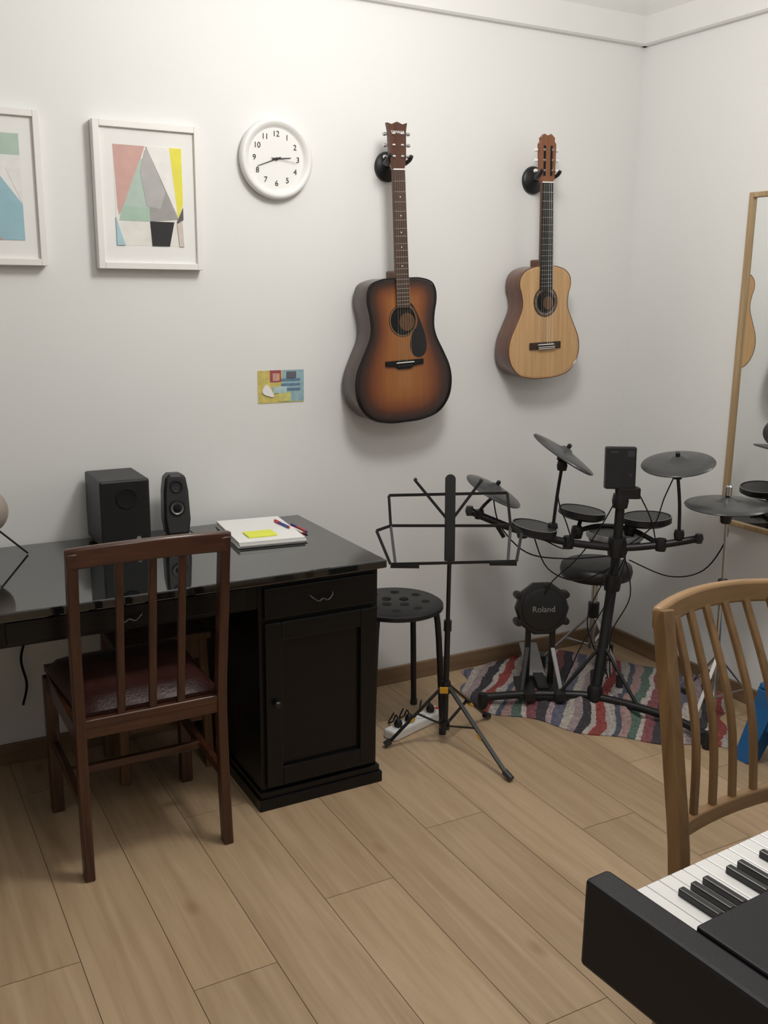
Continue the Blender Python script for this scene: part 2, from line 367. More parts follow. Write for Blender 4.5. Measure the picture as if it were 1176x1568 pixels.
slat_chair('dining_chair.001',(1.462,1.135,0),pi,dict(dz=.022,w=.205,t=.178,h=.930,tilt=-.115,bow=.045,arch=.008,rh=.045,lowt=.12,lb=.6,lowz=.522,lrh=.032,sl=(-.72,-.43,-.145,.145,.43,.72),sw=.015,sag=.008,mz=M_honey,mx=M_honeyx,seat=M_grey))

# wooden stool under desk
g=G('wooden_stool',(.76,2.86,0))
box('seat',-.15,.15,-.12,.12,.43,.455,M_stoolw,g,.006)
for i,(sx,sy) in enumerate(((-1,-1),(1,-1),(1,1),(-1,1))): bar('leg_%d'%(i+1),[(sx*.135,sy*.105,0),(sx*.125,sy*.095,.43)],.028,.028,M_stoolw,g)
boxes('stretchers',[(-.125,.125,-.105,-.09,.16,.18),(-.125,.125,.09,.105,.16,.18),(-.135,-.12,-.1,.1,.20,.22),(.12,.135,-.1,.1,.20,.22),(-.125,.125,-.105,-.09,.37,.43)],M_stoolw,g)

# ------------------------------------------------------------ framed pictures
def pic(name,x0,x1,z0,z1,polys):
    w,h=x1-x0,z1-z0; g=G(name,((x0+x1)/2,WY,(z0+z1)/2)); f=.019
    a,b=w/2,h/2
    boxes('frame',[(-a,-a+f,-.038,-.002,-b,b),(a-f,a,-.038,-.002,-b,b),(-a+f,a-f,-.038,-.002,b-f,b),(-a+f,a-f,-.038,-.002,-b,-b+f)],M_frame,g,.0015)
    box('mat_board',-a+f,a-f,-.027,-.004,-b+f,b-f,M_paper,g,0)
    aw,ah=w*.64,h*.68
    for i,(c,P) in enumerate(polys):
        m=mat('art_%s_%d'%(name,i),c,.8,var=.05,nscale=30)
        pts=[(-aw/2+u*aw,ah/2-v*ah+.002) for u,v in P]
        prism('art_patch_%d'%(i+1),pts,-.0276-.0003*i,-.0268,m,g)
polyA=[((.78,.77,.73),[(0,0),(1,0),(1,1),(0,1)]),
 ((.62,.39,.35),[(0,0),(.46,0),(.26,.40),(.05,.70),(.03,.62)]),
 ((.46,.57,.51),[(.38,.14),(.48,.10),(.62,.60),(.60,.75),(.06,.74),(.10,.64),(.24,.38)]),
 ((.40,.55,.46),[(.10,.60),(.55,.62),(.5,.75),(.05,.75)]),
 ((.36,.35,.35),[(.48,.0),(.92,.72),(.5,.75),(.50,.62),(.52,.55)]),
 ((.46,.46,.455),[(.46,.04),(.50,.03),(.74,.44),(.66,.62),(.46,.60),(.38,.25)]),
 ((.84,.83,.81),[(.48,0),(.82,0),(.92,.70)]),
 ((.80,.74,.10),[(.82,0),(1,0),(1,.56),(.92,.72)]),
 ((.03,.03,.033),[(.50,.75),(.86,.75),(.78,1),(.52,1)]),
 ((.12,.11,.12),[(.90,.75),(1,.60),(1,.72),(.94,.78)]),
 ((.62,.55,.50),[(.90,.77),(.98,.73),(1,1),(.93,1)]),
 ((.42,.60,.68),[(0,.72),(.12,1),(0,1)])]
polyB=[((.78,.77,.73),[(0,0),(1,0),(1,1),(0,1)]),
 ((.45,.58,.50),[(.45,0),(1,0),(1,.2),(.5,.2)]),
 ((.82,.82,.81),[(.5,.2),(1,.2),(1,.66),(.6,.62)]),
 ((.33,.53,.61),[(.3,.2),(.52,.2),(1,.66),(1,1),(.3,1)]),
 ((.80,.80,.78),[(.80,.32),(1,.32),(1,.66)]),
 ((.62,.32,.28),[(.0,.7),(.45,.8),(.7,1),(0,1)]),
 ((.05,.05,.05),[(0,.1),(.3,.1),(.2,.6),(0,.5)])]
pic('framed_picture',.695,1.018,1.540,1.962,polyA)
pic('framed_picture.001',.226,.549,1.545,1.970,polyB)

# postcard
g=G('wall_postcard',(1.289,WY,1.162))
cols=[((.62,.52,.16),(-.084,.084,-.055,.055)),((.30,.46,.52),(.005,.084,-.052,.055)),((.34,.08,.09),(-.04,.0,.015,.055)),((.60,.34,.28),(-.03,-.005,.02,.045)),
((.12,.22,.32),(.0,.07,.018,.026)),((.12,.22,.32),(.0,.07,.002,.010)),((.12,.22,.32),(.0,.07,-.014,-.006)),((.62,.6,.2),(-.01,.035,-.05,-.02)),((.45,.6,.62),(-.03,.02,-.022,.0)),((.12,.12,.15),(.02,.055,.028,.05))]
for i,(c,(a,b,c0,d0)) in enumerate(cols): boxes('print_%d'%(i+1),[(a,b,-.0016-.0003*i,-.0005,c0,d0)],mat('card_ink_%d'%i,c,.6,var=.15,nscale=60),g)
P=catmull([(-.068,-.008,0),(-.055,.008,0),(-.045,.002,0),(-.030,-.022,0),(-.030,-.034,0),(-.050,-.030,0),(-.066,-.022,0)],5,True)
prism('print_cup',[(p.x,p.y) for p in P],-.0052,-.0040,M_paper,g)

# ------------------------------------------------------------ wall clock
g=G('wall_clock',(1.275,WY,1.890))
R=.124
lathe('case',[(0,0),(R*.93,0),(R*.98,.008),(R,.018),(R*.985,.030),(R*.93,.034),(R*.87,.033),(R*.80,.026),(R*.765,.020),(0,.018)],(0,0,0),M_white,g,(0,-1,0),72,ang=60)
lathe('dial',[(0,.0),(R*.755,0),(R*.755,.002),(0,.002)],(0,-.018,0),M_paper,g,(0,-1,0),64)
M_ink=mat('clock_ink',(.02,.02,.02),.5)
for h in range(1,13):
    a=radians(30*h); text('numeral_%d'%h,str(h),.024,(sin(a)*.075,-.0212,cos(a)*.075),(pi/2,0,0),M_ink,g)
def hand(nm,deg,L,w,y,tail=.015):
    a=radians(deg); d=(sin(a),cos(a)); n=(cos(a),-sin(a))
    P=[(-d[0]*tail+n[0]*w,-d[1]*tail+n[1]*w),(d[0]*L+n[0]*w*.5,d[1]*L+n[1]*w*.5),(d[0]*L-n[0]*w*.5,d[1]*L-n[1]*w*.5),(-d[0]*tail-n[0]*w,-d[1]*tail-n[1]*w)]
    prism(nm,P,y,y+.001,M_ink,g)
hand('hour_hand',84,.050,.0022,-.0235); hand('minute_hand',249,.070,.0016,-.025); hand('second_hand',98,.072,.0006,-.0265,.02)
lathe('hand_hub',[(0,0),(.0045,0),(.0045,.008),(0,.009)],(0,-.02,0),M_ink,g,(0,-1,0),20)

# ------------------------------------------------------------ guitars
def outline(H,n=5):
    right=[(x,z) for x,z in H]; left=[(-x,z) for x,z in H[1:-1]][::-1]
    P=catmull([(x,z,0) for x,z in right+left],n,True)
    return [(p.x,p.y) for p in P]
def guitar(name,loc,tilt,c):
    g=G(name,loc,(0,radians(tilt),0)); O=outline(c['H']); n=len(O); dp=c['depth']
    L=c['L']
    ts=[0,.02,.08,.16,.26,.38,.5,.65,.82,.99]; V=[];E=[];F=[];MI=[]
    for t in ts:
        for x,z in O:
            sz=min(max(z,L*.28),L*.8); V.append((x*(1-t),-.0015 if t==0 else -.003,z+(sz-z)*t)); E.append(t)
    for r in range(len(ts)-1):
        for j in range(n): F.append((r*n+j,r*n+(j+1)%n,(r+1)*n+(j+1)%n,(r+1)*n+j)); MI.append(0)
    F.append(tuple((len(ts)-1)*n+j for j in range(n))); MI.append(0)
    b0=len(V)
    for x,z in O: V.append((x*1.0,.003,z)); E.append(0)
    for x,z in O: V.append((x*1.0,dp-.004,z)); E.append(0)
    for x,z in O: V.append((x*.985,dp,L/2+(z-L/2)*.985)); E.append(0)
    for a,b in ((0,b0),(b0,b0+n),(b0+n,b0+2*n)):
        for j in range(n): F.append((a+j,a+(j+1)%n,b+(j+1)%n,b+j)); MI.append(1)
    F.append(tuple(b0+2*n+j for j in range(n))); MI.append(1)
    o=mk('body',V,F,[c['top'],c['side']],g,smooth=True,ang=50,mi=MI)
    at=o.data.attributes.new('edge','FLOAT','POINT')
    for i,e in enumerate(E): at.data[i].value=e
    sweep('binding',[(x*1.001,-.0015,L/2+(z-L/2)*1.001) for x,z in O],.002,c['bind'],g,6,0,True)
    hz,hr=c['hole']
    lathe('rosette',[(hr,0),(hr+c['ros'],0),(hr+c['ros'],.0012),(hr,.0012)],(0,-.0032,hz),c['rosm'],g,(0,-1,0),48)
    if c['cl']:
        lathe('rosette_mosaic',[(hr+c['ros']*.25,0),(hr+c['ros']*.75,0),(hr+c['ros']*.75,.0016),(hr+c['ros']*.25,.0016)],(0,-.0032,hz),mat('rosette_mosaic',(.16,.13,.10),.5,var=.7,nscale=160),g,(0,-1,0),48)
    else:
        lathe('rosette_inner_ring',[(hr+c['ros']*.3,0),(hr+c['ros']*.5,0),(hr+c['ros']*.5,.0016),(hr+c['ros']*.3,.0016)],(0,-.0032,hz),mat('rosette_cream',(.45,.30,.15),.5),g,(0,-1,0),48)
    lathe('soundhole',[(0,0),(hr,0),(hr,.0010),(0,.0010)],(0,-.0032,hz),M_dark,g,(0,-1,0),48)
    lathe('hole_interior',[(0,0),(hr*.62,0),(hr*.62,.0004),(0,.0004)],(hr*.30,-.0044,hz-hr*.12),M_inside,g,(0,-1,0),32)
    bz,bw=c['bridge']
    if c['cl']:
        boxes('bridge',[(-bw,bw,-.009,-.002,bz-.013,bz+.013),(-.04,.04,-.016,-.009,bz-.012,bz-.002)],M_rose,g,.002)
        boxes('tie_block_inlay',[(-.038,.038,-.0166,-.015,bz-.011,bz-.009),(-.038,.038,-.0166,-.015,bz-.005,bz-.003),(-.036,.036,-.014,-.009,bz+.003,bz+.006)],M_paper,g)
    else:
        prism('bridge',[(-bw,bz-.008),(-bw*.5,bz-.011),(-bw*.3,bz-.02),(bw*.3,bz-.02),(bw*.5,bz-.011),(bw,bz-.008),(bw,bz+.010),(-bw,bz+.010)],-.010,-.002,M_dark,g,.002)
        boxes('saddle',[(-.035,.035,-.013,-.009,bz+.001,bz+.004)],M_paper,g)
        for i in range(6): lathe('bridge_pin_%d'%(i+1),[(0,0),(.0022,0),(.0025,.002),(0,.003)],(-.025+.01*i,-.010,bz-.009),M_rubber,g,(0,-1,0),10)
        if c['pick']:
            P=catmull([(x,z,0) for x,z in c['pick']],6,True); prism('pickguard',[(p.x,p.y) for p in P],-.0042,-.0028,M_plastic,g)
    nz,nw,fe=c['nut'],c['nw'],c['fe']
    prism('fretboard',[(-nw*1.22,fe),(nw*1.22,fe),(nw,nz),(-nw,nz)],-.009,-.003,c['fbm'],g,.0006)
    bar('neck_back',[(0,.006,L-.01),(0,.005,(L+nz)/2),(0,.004,nz+.004)],nw*1.98,.018,c['neckm'],g,bevel=.006)
    prism('heel',[(-nw*.9,L-.02),(nw*.9,L-.02),(nw*.95,L+.025),(-nw*.95,L+.025)],.0,dp*.75,c['neckm'],g,.006)
    sc=nz-bz; fr=[]
    for i in range(1,21):
        z=nz-sc*(1-2**(-i/12))
        if z<fe+.004: break
        w=nw+(nw*.22)*(nz-z)/(nz-fe); fr.append((-w,w,-.0100,-.0088,z-.0007,z+.0007))
    boxes('frets',fr,M_chrome,g)
    boxes('nut',[(-nw,nw,-.0105,-.002,nz,nz+.004)],M_paper,g)
    if not c['cl']:
        for i,f in enumerate((3,5,7,9,12)):
            z=nz-sc*(1-2**(-(f-.5)/12)); lathe('inlay_%d'%i,[(0,0),(.0022,0),(.0022,.0004),(0,.0004)],(0,-.0089,z),M_paper,g,(0,-1,0),12)
    for i in range(6):
        xb=-.026+.0104*i; xn=(-nw*.82+nw*1.64*i/5)
        bx=[(xb,-.0128,bz+.002),(xn,-.0118,nz)]
        sweep('string_%d'%(i+1),bx,.00045,M_string if (not c['cl'] or i<3) else M_paper,g,5)
    prism('headstock',c['head'],-.004,.012,c['headm'],g,.0015)
    T=c['tun']
    for i,z in enumerate(T):
        for s in (-1,1):
            hw=c['hw']
            cyl('tuner_shaft_%d_%d'%(i,s+1),(s*(hw-.012),.006,z),(s*(hw+.009),.006,z),.0022,M_chrome,g,8)
            lathe('tuner_button_%d_%d'%(i,s+1),[(0,-.006),(.005,-.006),(.0065,0),(.005,.006),(0,.006)],(s*(hw+.012),.006,z),M_paper if c['cl'] else M_chrome,g,(1,0,0),14)
            lathe('tuner_post_%d_%d'%(i,s+1),[(0,0),(.0045,0),(.0045,.003),(.0025,.004),(.0025,.009),(0,.010)],(s*(hw-.016),-.004,z),M_chrome,g,(0,-1,0),12)
    if c['cl']:
        boxes('head_slots',[(s*.015-.0045,s*.015+.0045,-.0046,-.003,T[0]-.018,T[-1]+.015) for s in(-1,1)],M_dark,g)
    else:
        text('head_logo','YAMAHA',.0125,(0,-.0048,nz+.117),(pi/2,0,0),M_paper,g)
        lathe('end_pin',[(0,0),(.005,0),(.004,.006),(.006,.010),(0,.011)],(0,dp*.5,0),M_dark,g,(0,0,-1),14)
    return g
M_fbdark=mat('ebony_board',(.012,.012,.015),.4)
Hd=[(0,0),(.07,.003),(.135,.022),(.178,.068),(.192,.125),(.185,.180),(.160,.235),(.134,.285),(.124,.325),(.127,.370),(.135,.410),(.134,.445),(.118,.474),(.075,.488),(.03,.490),(0,.490)]
guitar('acoustic_guitar',(1.710,2.945,1.034),-3.0,dict(H=Hd,L=.49,depth=.10,top=M_burst,side=M_side,bind=M_dark,hole=(.350,.049),ros=.006,rosm=M_rose,cl=False,bridge=(.205,.075),fbm=wood('rosewood_board',(.05,.027,.018),(.095,.052,.036),'z',.45),
  pick=[(.020,.408),(.040,.400),(.066,.350),(.088,.290),(.090,.245),(.070,.222),(.040,.228),(.026,.262),(.034,.300),(.054,.328),(.058,.352),(.046,.385)],
  nut=.838,nw=.0215,fe=.392,neckm=M_neck,headm=M_head,head=[(-.022,.838),(.022,.838),(.030,.868),(.033,.960),(.038,.985),(.020,.980),(.0,.988),(-.020,.980),(-.038,.985),(-.033,.960),(-.030,.868)],tun=(.880,.915,.950),hw=.032))
Hc=[(0,0),(.06,.003),(.115,.018),(.150,.055),(.164,.100),(.158,.148),(.134,.198),(.111,.243),(.103,.275),(.108,.312),(.117,.342),(.113,.372),(.090,.396),(.05,.409),(.02,.411),(0,.411)]
guitar('classical_guitar',(2.318,2.955,1.164),-2.2,dict(H=Hc,L=.41,depth=.09,top=M_spruce,side=M_side2,bind=M_side2,hole=(.283,.038),ros=.017,rosm=M_rose,cl=True,bridge=(.122,.072),pick=None,fbm=M_fbdark,
  nut=.703,nw=.024,fe=.325,neckm=M_neck,headm=wood('head_red',(.16,.055,.022),(.26,.10,.04),'z',.3),head=[(-.024,.703),(.024,.703),(.033,.722),(.037,.835),(.029,.846),(.031,.856),(.015,.870),(0,.863),(-.015,.870),(-.031,.856),(-.029,.846),(-.037,.835),(-.033,.722)],tun=(.745,.780,.815),hw=.035))
def hanger(name,x,z,nx,ny):
    g=G(name,(x,WY,z))
    lathe('wall_plate',[(0,0),(.048,0),(.050,.004),(.048,.012),(.040,.018),(.016,.022),(.013,.024),(0,.024)],(0,0,0),M_plastic,g,(0,-1,0),40)
    yy=ny-WY
    cyl('arm',(0,-.02,0),(nx-x,yy+.034,.0),.007,M_plastic,g)
    for s,i in ((-1,1),(1,2)):
        sweep('prong_%d'%i,[(nx-x,yy+.034,0),(nx-x+s*.02,yy+.032,-.002),(nx-x+s*.036,yy+.02,.0),(nx-x+s*.040,yy-.008,.010),(nx-x+s*.040,yy-.022,.022)],.0068,M_plastic,g,10,5)
hanger('guitar_hanger',1.690,1.893,1.664,2.945)
hanger('guitar_hanger.001',2.308,1.885,2.291,2.955)

# ------------------------------------------------------------ speakers
g=G('subwoofer',(.6905,2.94,.715))
box('cabinet',-.074,.074,-.10,.10,.010,.215,M_plastic,g,.006)
for i,(sx,sy) in enumerate(((-1,-1),(1,-1),(1,1),(-1,1))): lathe('foot_%d'%(i+1),[(0,0),(.01,0),(.012,.011),(0,.011)],(sx*.055,sy*.08,0),M_rubber,g,n=16)
lathe('bass_port',[(.0,.0012),(.021,.0012),(.024,.002),(.030,.004),(.032,0)],(.004,-.1005,.160),M_dark,g,(0,-1,0),32)
lathe('front_badge',[(0,0),(.007,0),(.007,.0015),(0,.0015)],(.035,-.1005,.034),M_silver,g,(0,-1,0),20)
g=G('desktop_speaker',(.868,2.925,.715),(radians(-6),0,radians(-8)))
P=[(-.034,.012),(.034,.012),(.041,.06),(.038,.15),(.031,.195),(.018,.205),(-.018,.205),(-.031,.195),(-.038,.15),(-.041,.06)]
prism('cabinet',P,-.035,.045,M_plastic,g,.006)
prism('front_baffle',[(x*.86,z*.93+.008) for x,z in P],-.040,-.034,M_rubber,g,.003)
for nm,z,r in (('tweeter',.165,.019),('woofer',.098,.024)):
    lathe(nm+'_surround',[(r*.75,0),(r*.85,.004),(r,.004),(r*1.08,0)],(0,-.040,z),M_plastic,g,(0,-1,0),32)
    lathe(nm+'_cone',[(0,-.001),(r*.3,.001),(r*.32,-.006),(r*.8,.002)],(0,-.0405,z),M_silver if nm=='woofer' else M_cone,g,(0,-1,0),32)
lathe('woofer_dustcap',[(0,.008),(r*.35,.006),(r*.5,.001)],(0,-.041,.098),M_dark,g,(0,-1,0),24)
lathe('stand_base',[(0,0),(.042,0),(.044,.005),(.034,.014),(0,.016)],(0,.004,.001),M_plastic,g,n=32)
sweep('cable',[(.03,.03,.03),(.055,.03,.006),(.075,.0,.006),(.06,-.03,.006)],.0018,M_dark,g,6,5)
g=G('globe_lamp',(.305,2.91,.715))
pr=[(.066*sin(pi*i/20),-.066*cos(pi*i/20)) for i in range(21)]
lathe('globe',pr,(0,0,.145),M_globe,g,n=40,ang=80)
for i,a in enumerate((radians(10),radians(130),radians(250))):
    sweep('wire_leg_%d'%(i+1),[(.02*cos(a),.02*sin(a),.10),(.05*cos(a),.05*sin(a),.07),(.115*cos(a),.115*sin(a),.003)],.003,M_metalblk,g,8,4)
lathe('collar',[(.02,0),(.03,0),(.03,.02),(.02,.02)],(0,0,.078),M_chrome,g,n=24)

# ------------------------------------------------------------ paper pad, pens
g=G('notepad',(1.112,2.838,.715),(0,0,radians(-6)))
boxes('pages',[(-.107,.105,-.145,.143,.0015,.007),(-.103,.109,-.15,.146,.0075,.013),(-.105,.105,-.148,.148,.0135,.021)],M_paper,g,.0008)
box('cover_edge',-.108,.112,-.153,.149,-.0000,.0015,M_plastic,g,0)
g=G('sticky_notes',(1.085,2.765,.7365),(0,0,radians(-4)))
box('pad',-.046,.046,-.034,.034,0,.005,M_yellow,g,.0005)
def pen(name,p,q,m,b):
    g=G(name,p,world=True); p,q=Vector(p),Vector(q); d=(q-p)
    cyl('barrel',p+d*.25,p+d*.9,.0042,b,g,12); cyl('cap',p,p+d*.3,.005,m,g,12); cyl('tip',p+d*.9,q,.0035,m,g,12,r1=.0008)
pen('pen',(1.234,2.90,.7205),(1.240,2.77,.7205),M_red,M_paper); pen('pen.001',(1.252,2.90,.7205),(1.256,2.78,.7205),M_blue,M_red)
pen('pen.002',(1.190,2.895,.7415),(1.196,2.785,.7415),M_red,M_blue)

# ------------------------------------------------------------ perforated metal stool
sxc,syc=1.565,2.745
g=G('metal_stool',(sxc,syc,0))
lathe('seat',[(0,.440),(.15,.440),(.160,.430),(.164,.433),(.163,.445),(.152,.452),(0,.449)],(0,0,0),M_metalblk,g,n=64)
hole=[]
for k_,rr in ((4,.042),(8,.105)):
    for i in range(k_): a=2*pi*i/k_+.3; hole.append((rr*cos(a),rr*sin(a)))
for i,(hx,hy) in enumerate(hole): lathe('perforation_%d'%(i+1),[(0,0),(.016,0),(.016,.0008),(0,.0008)],(hx,hy,.4505),M_dark,g,n=16)
for i in range(4):
    a=radians(45+90*i-8)
    sweep('leg_%d'%(i+1),[(.06*cos(a),.06*sin(a),.432),(.125*cos(a),.125*sin(a),.430),(.155*cos(a),.155*sin(a),.40),(.182*cos(a),.182*sin(a),.012)],.0105,M_metalblk,g,12,5)
    lathe('foot_cap_%d'%(i+1),[(0,0),(.013,0),(.013,.02),(0,.022)],(.183*cos(a),.183*sin(a),0),M_rubber,g,n=16)
# ------------------------------------------------------------ power strip
g=G('power_strip',(1.615,2.68,0),(0,0,radians(18)))
box('housing',-.135,.135,-.027,.027,0,.036,M_white,g,.008)
for i in range(4):
    lathe('socket_%d'%(i+1),[(0,.0),(.018,.0),(.020,.0012),(.020,0)],(-.09+.056*i,0,.0358),M_grey,g,n=24)
for i in (0,1,3):
    lathe('plug_%d'%(i+1),[(0,0),(.014,0),(.015,.012),(.010,.022),(.005,.028),(0,.029)],(-.09+.056*i,0,.037),M_plastic,g,n=20)
    sweep('cord_%d'%(i+1),[(-.09+.056*i,0,.062),(-.08+.056*i,.02,.068),(-.06+.056*i,.05,.03),(-.04+.056*i,.09,.004),(.03+.05*i,.13,.004)],.0025,M_dark,g,6,5)
box('red_switch',.108,.124,-.007,.007,.035,.040,mat('switch_red',(.7,.05,.03),.3),g,.001)

# ------------------------------------------------------------ music stand
g=G('music_stand',(1.64,2.53,0),(0,0,radians(-28.9)))
cyl('lower_tube',(0,0,.06),(0,0,.42),.0095,M_metalblk,g); cyl('upper_tube',(0,0,.42),(0,0,.64),.007,M_metalblk,g)
lathe('height_clamp',[(0,-.018),(.013,-.018),(.013,.018),(0,.018)],(0,0,.42),M_plastic,g,n=20)
lathe('leg_hub',[(0,-.02),(.016,-.02),(.018,.0),(.014,.022),(0,.022)],(0,0,.205),M_plastic,g,n=20)
boxes('hub_label',[(-.022,.006,-.021,-.017,.190,.212)],M_yel2,g,.001)
lathe('lower_hub',[(0,-.014),(.016,-.014),(.016,.014),(0,.014)],(0,0,.07),M_plastic,g,n=20)
iw=Matrix.Rotation(radians(28.9),3,'Z')
for i,(wx,wy) in enumerate(((1.683,2.225),(1.455,2.595),(1.875,2.62))):
    f=iw@Vector((wx-1.64,wy-2.53,0)); f.z=.012
    bar('leg_%d'%(i+1),[(f.x*.05,f.y*.05,.21),tuple(f)],.015,.006,M_metalblk,g,S=(-f.y,f.x,0),bevel=.001)
    q=f*.48; q.z=.115; bar('leg_brace_%d'%(i+1),[(f.x*.04,f.y*.04,.07),tuple(q)],.010,.004,M_metalblk,g,S=(-f.y,f.x,0),bevel=0)
    m1=f*.60; m1.z=.205*.40+.007; m2=f*.54; m2.z=.205*.46+.008
    bar('leg_joint_%d'%(i+1),[tuple(m1),tuple(m2)],.017,.009,M_yel2,g,S=(-f.y,f.x,0),bevel=.001)
    cyl('rubber_foot_%d'%(i+1),tuple(f*.94+Vector((0,0,.012))),tuple(Vector((f.x*1.04,f.y*1.04,.011))),.011,M_rubber,g)
def yz(z): return (z-.64)*.22
def pp(x,z,dy=0): return (x,yz(z)+dy,z)
bar('spine',[pp(0,.64,-.005),pp(0,.895,-.005)],.034,.006,M_metalblk,g)
lathe('spine_cap',[(0,0),(.017,0),(.017,.006),(0,.006)],pp(0,.895,-.002),M_metalblk,g,(0,-1,.22),24)
for nm,P in (('top_bar',[pp(-.197,.843),pp(.183,.855)]),('mid_bar',[pp(-.19,.748),pp(.195,.752)]),('left_side',[pp(-.197,.843),pp(-.19,.748)]),('right_side',[pp(.183,.855),pp(.195,.752)]),
  ('ledge_bar',[(-.19,-.075,.648),(.205,-.075,.662)]),('ledge_back',[(-.235,-.02,.742),(-.19,-.075,.648)]),('ledge_right',[(.225,-.02,.74),(.205,-.075,.662)]),
  ('left_lower',[pp(-.19,.748),(-.175,-.06,.648)]),('right_lower',[pp(.195,.752),(.18,-.06,.660)]),
  ('left_link',[(-.235,-.02,.742),pp(-.19,.748)]),('right_link',[(.225,-.02,.74),pp(.195,.752)]),
  ('arm_left',[pp(-.115,.893),pp(0,.76)]),('arm_right',[pp(.10,.893),pp(0,.76)])):
    V_=Vector(P[1])-Vector(P[0]); bar(nm,P,.009,.004,M_metalblk,g,S=(V_.z,0,-V_.x),bevel=0)
boxes('ledge_lip',[(-.19,-.10,-.085,-.070,.638,.650),(.12,.205,-.085,-.070,.650,.662)],M_metalblk,g)
for i,x in enumerate((-.112,.098)): lathe('arm_tip_%d'%(i+1),[(0,0),(.006,0),(.006,.012),(0,.013)],pp(x,.893,.004),M_rubber,g,(0,-1,0),12)

# ------------------------------------------------------------ rag rug
N1,N2=110,84; V=[];F=[]
ca,sa=cos(radians(-48.2)),sin(radians(-48.2))
def ridge(x): return (1-abs(sin(x)))**1.6
def hsh(x,y):
    a=ridge(11*x+5*y+1.6*sin(6*y))*(.5+.5*sin(5*y+2*x)); b=ridge(-7*x+12*y+1.5*sin(7*x+1))*(.5+.5*sin(7*x+1.3))
    c=ridge(19*x-9*y+2*sin(9*y))*.4
    return .8*a+.8*b+c
for j in range(N2+1):
    for i in range(N1+1):
        u=i/N1; v=j/N2
        uu=-.50+.98*u+.02*sin(9*v+1)-.012*sin(22*v); vv=(.0+.025*sin(8*u)+.014*sin(21*u+1))*(1-v)+v*(.70+.03*sin(6*u))
        vv+= .16*max(0,(.16-u)/.16)**1.5*(1-v)
        e=min(u,1-u,v,1-v)*10; e=min(1,e)
        z=.004+e*(.006+.042*hsh(uu,vv))
        wx=2.12+uu*ca-vv*sa; wy=2.395+uu*sa+vv*ca
        if ((wx-2.485)**2+(wy-2.79)**2)<.27**2: z=min(z,.012)
        wx=min(wx,2.785-.004*(j%3)); wy=min(wy,3.035-.004*(i%3))
        du,dv=wx-2.12,wy-2.395
        V.append((du*ca+dv*sa,-du*sa+dv*ca,z))
for j in range(N2):
    for i in range(N1): a=j*(N1+1)+i; F.append((a,a+1,a+N1+2,a+N1+1))
rim=[i for i in range(N1+1)]+[(j+1)*(N1+1)-1 for j in range(1,N2+1)]+[N2*(N1+1)+i for i in range(N1-1,-1,-1)]+[j*(N1+1) for j in range(N2-1,0,-1)]
n0=len(V)
for r in rim: V.append((V[r][0],V[r][1],.0))
for i in range(len(rim)): F.append((rim[i],rim[(i+1)%len(rim)],n0+(i+1)%len(rim),n0+i))
mk('rag_rug',V,F,M_rug,smooth=True,ang=60,loc=(2.12,2.395,.0005),rot=(0,0,radians(-48.2)))

# ------------------------------------------------------------ drum kit
Rv=Vector((.875,-.484,0)); Vv=Vector((.484,.875,0)); Zv=Vector((0,0,1))
K_=G('electronic_drum_kit',(2.376,2.56,0),world=True)
def cymbal(nm,c,n,R):
    lathe(nm,[(0,.016),(.016,.015),(.026,.006),(.05,.003),(R*.72,-.003),(R,-.010),(R+.002,-.013),(R,-.016),(R*.7,-.009),(.03,-.002),(0,-.002)],c,M_cymb,K_,n,56,ang=60)
    n=Vector(n).normalized(); c=Vector(c)
    lathe(nm+'_wingnut',[(0,0),(.008,0),(.008,.014),(.004,.018),(0,.018)],tuple(c+n*.014),M_plastic,K_,n,14)
    lathe(nm+'_mount',[(0,-.040),(.010,-.040),(.024,-.006),(.010,0),(0,0)],tuple(c),M_plastic,K_,n,20)
def pad(nm,c,n,R,lt=False):
    lathe(nm,[(0,.009),(R*.90,.008),(R*.93,.004),(R*.95,.010),(R,.010),(R,-.012),(R*.8,-.022),(R*.3,-.026),(0,-.026)],c,[M_rubber,M_plastic,M_silver],K_,n,56,mi=[0,1,1,2,1,1,1,1])
A=(2.200,2.661,.935); nA=Zv*.80+Rv*.50-Vv*.07
cymbal('ride_cymbal_pad',A,nA,.125)
B=(2.517,2.436,.915); nB=Zv-Rv*.15-Vv*.16
cymbal('crash_cymbal_pad',B,nB,.125)
Cc=(2.575,2.255,.798); cymbal('hihat_cymbal_pad',Cc,Zv-Rv*.03-Vv*.03,.138)
Dc=(1.995,2.79,.797); cymbal('left_cymbal_pad',Dc,Zv*.86+Rv*.44-Vv*.10,.108)
pad('tom_pad_1',(2.10,2.69,.662),Zv-Vv*.04+Rv*.15,.082)
pad('tom_pad_2',(2.325,2.700,.695),Zv+Rv*.12,.086)
pad('tom_pad_3',(2.527,2.577,.675),Zv-Rv*.05,.090)
lathe('snare_rim',[(.098,-.01),(.104,-.01),(.106,.0),(.104,.01),(.098,.01),(.096,0),(.098,-.01)],(2.45,2.655,.607),M_silver,K_,Zv,56)
lathe('snare_shell',[(0,-.035),(.09,-.03),(.098,-.01),(.096,.004),(0,.004)],(2.45,2.655,.602),M_rubber,K_,Zv,56)
sweep('center_pole',[(2.262,2.500,.05),(2.305,2.525,.20),(2.345,2.548,.36),(2.366,2.558,.48)],.019,M_metalblk,K_,20,6)
sweep('upper_pole',[(2.366,2.558,.46),(2.376,2.56,.60),(2.380,2.56,.80)],.0165,M_metalblk,K_,20)
lathe('pole_clamp',[(0,-.03),(.028,-.03),(.032,0),(.028,.03),(0,.03)],(2.362,2.556,.46),M_plastic,K_)
lathe('pole_clamp_2',[(0,-.035),(.03,-.035),(.036,0),(.03,.035),(0,.035)],(2.376,2.56,.59),M_plastic,K_)
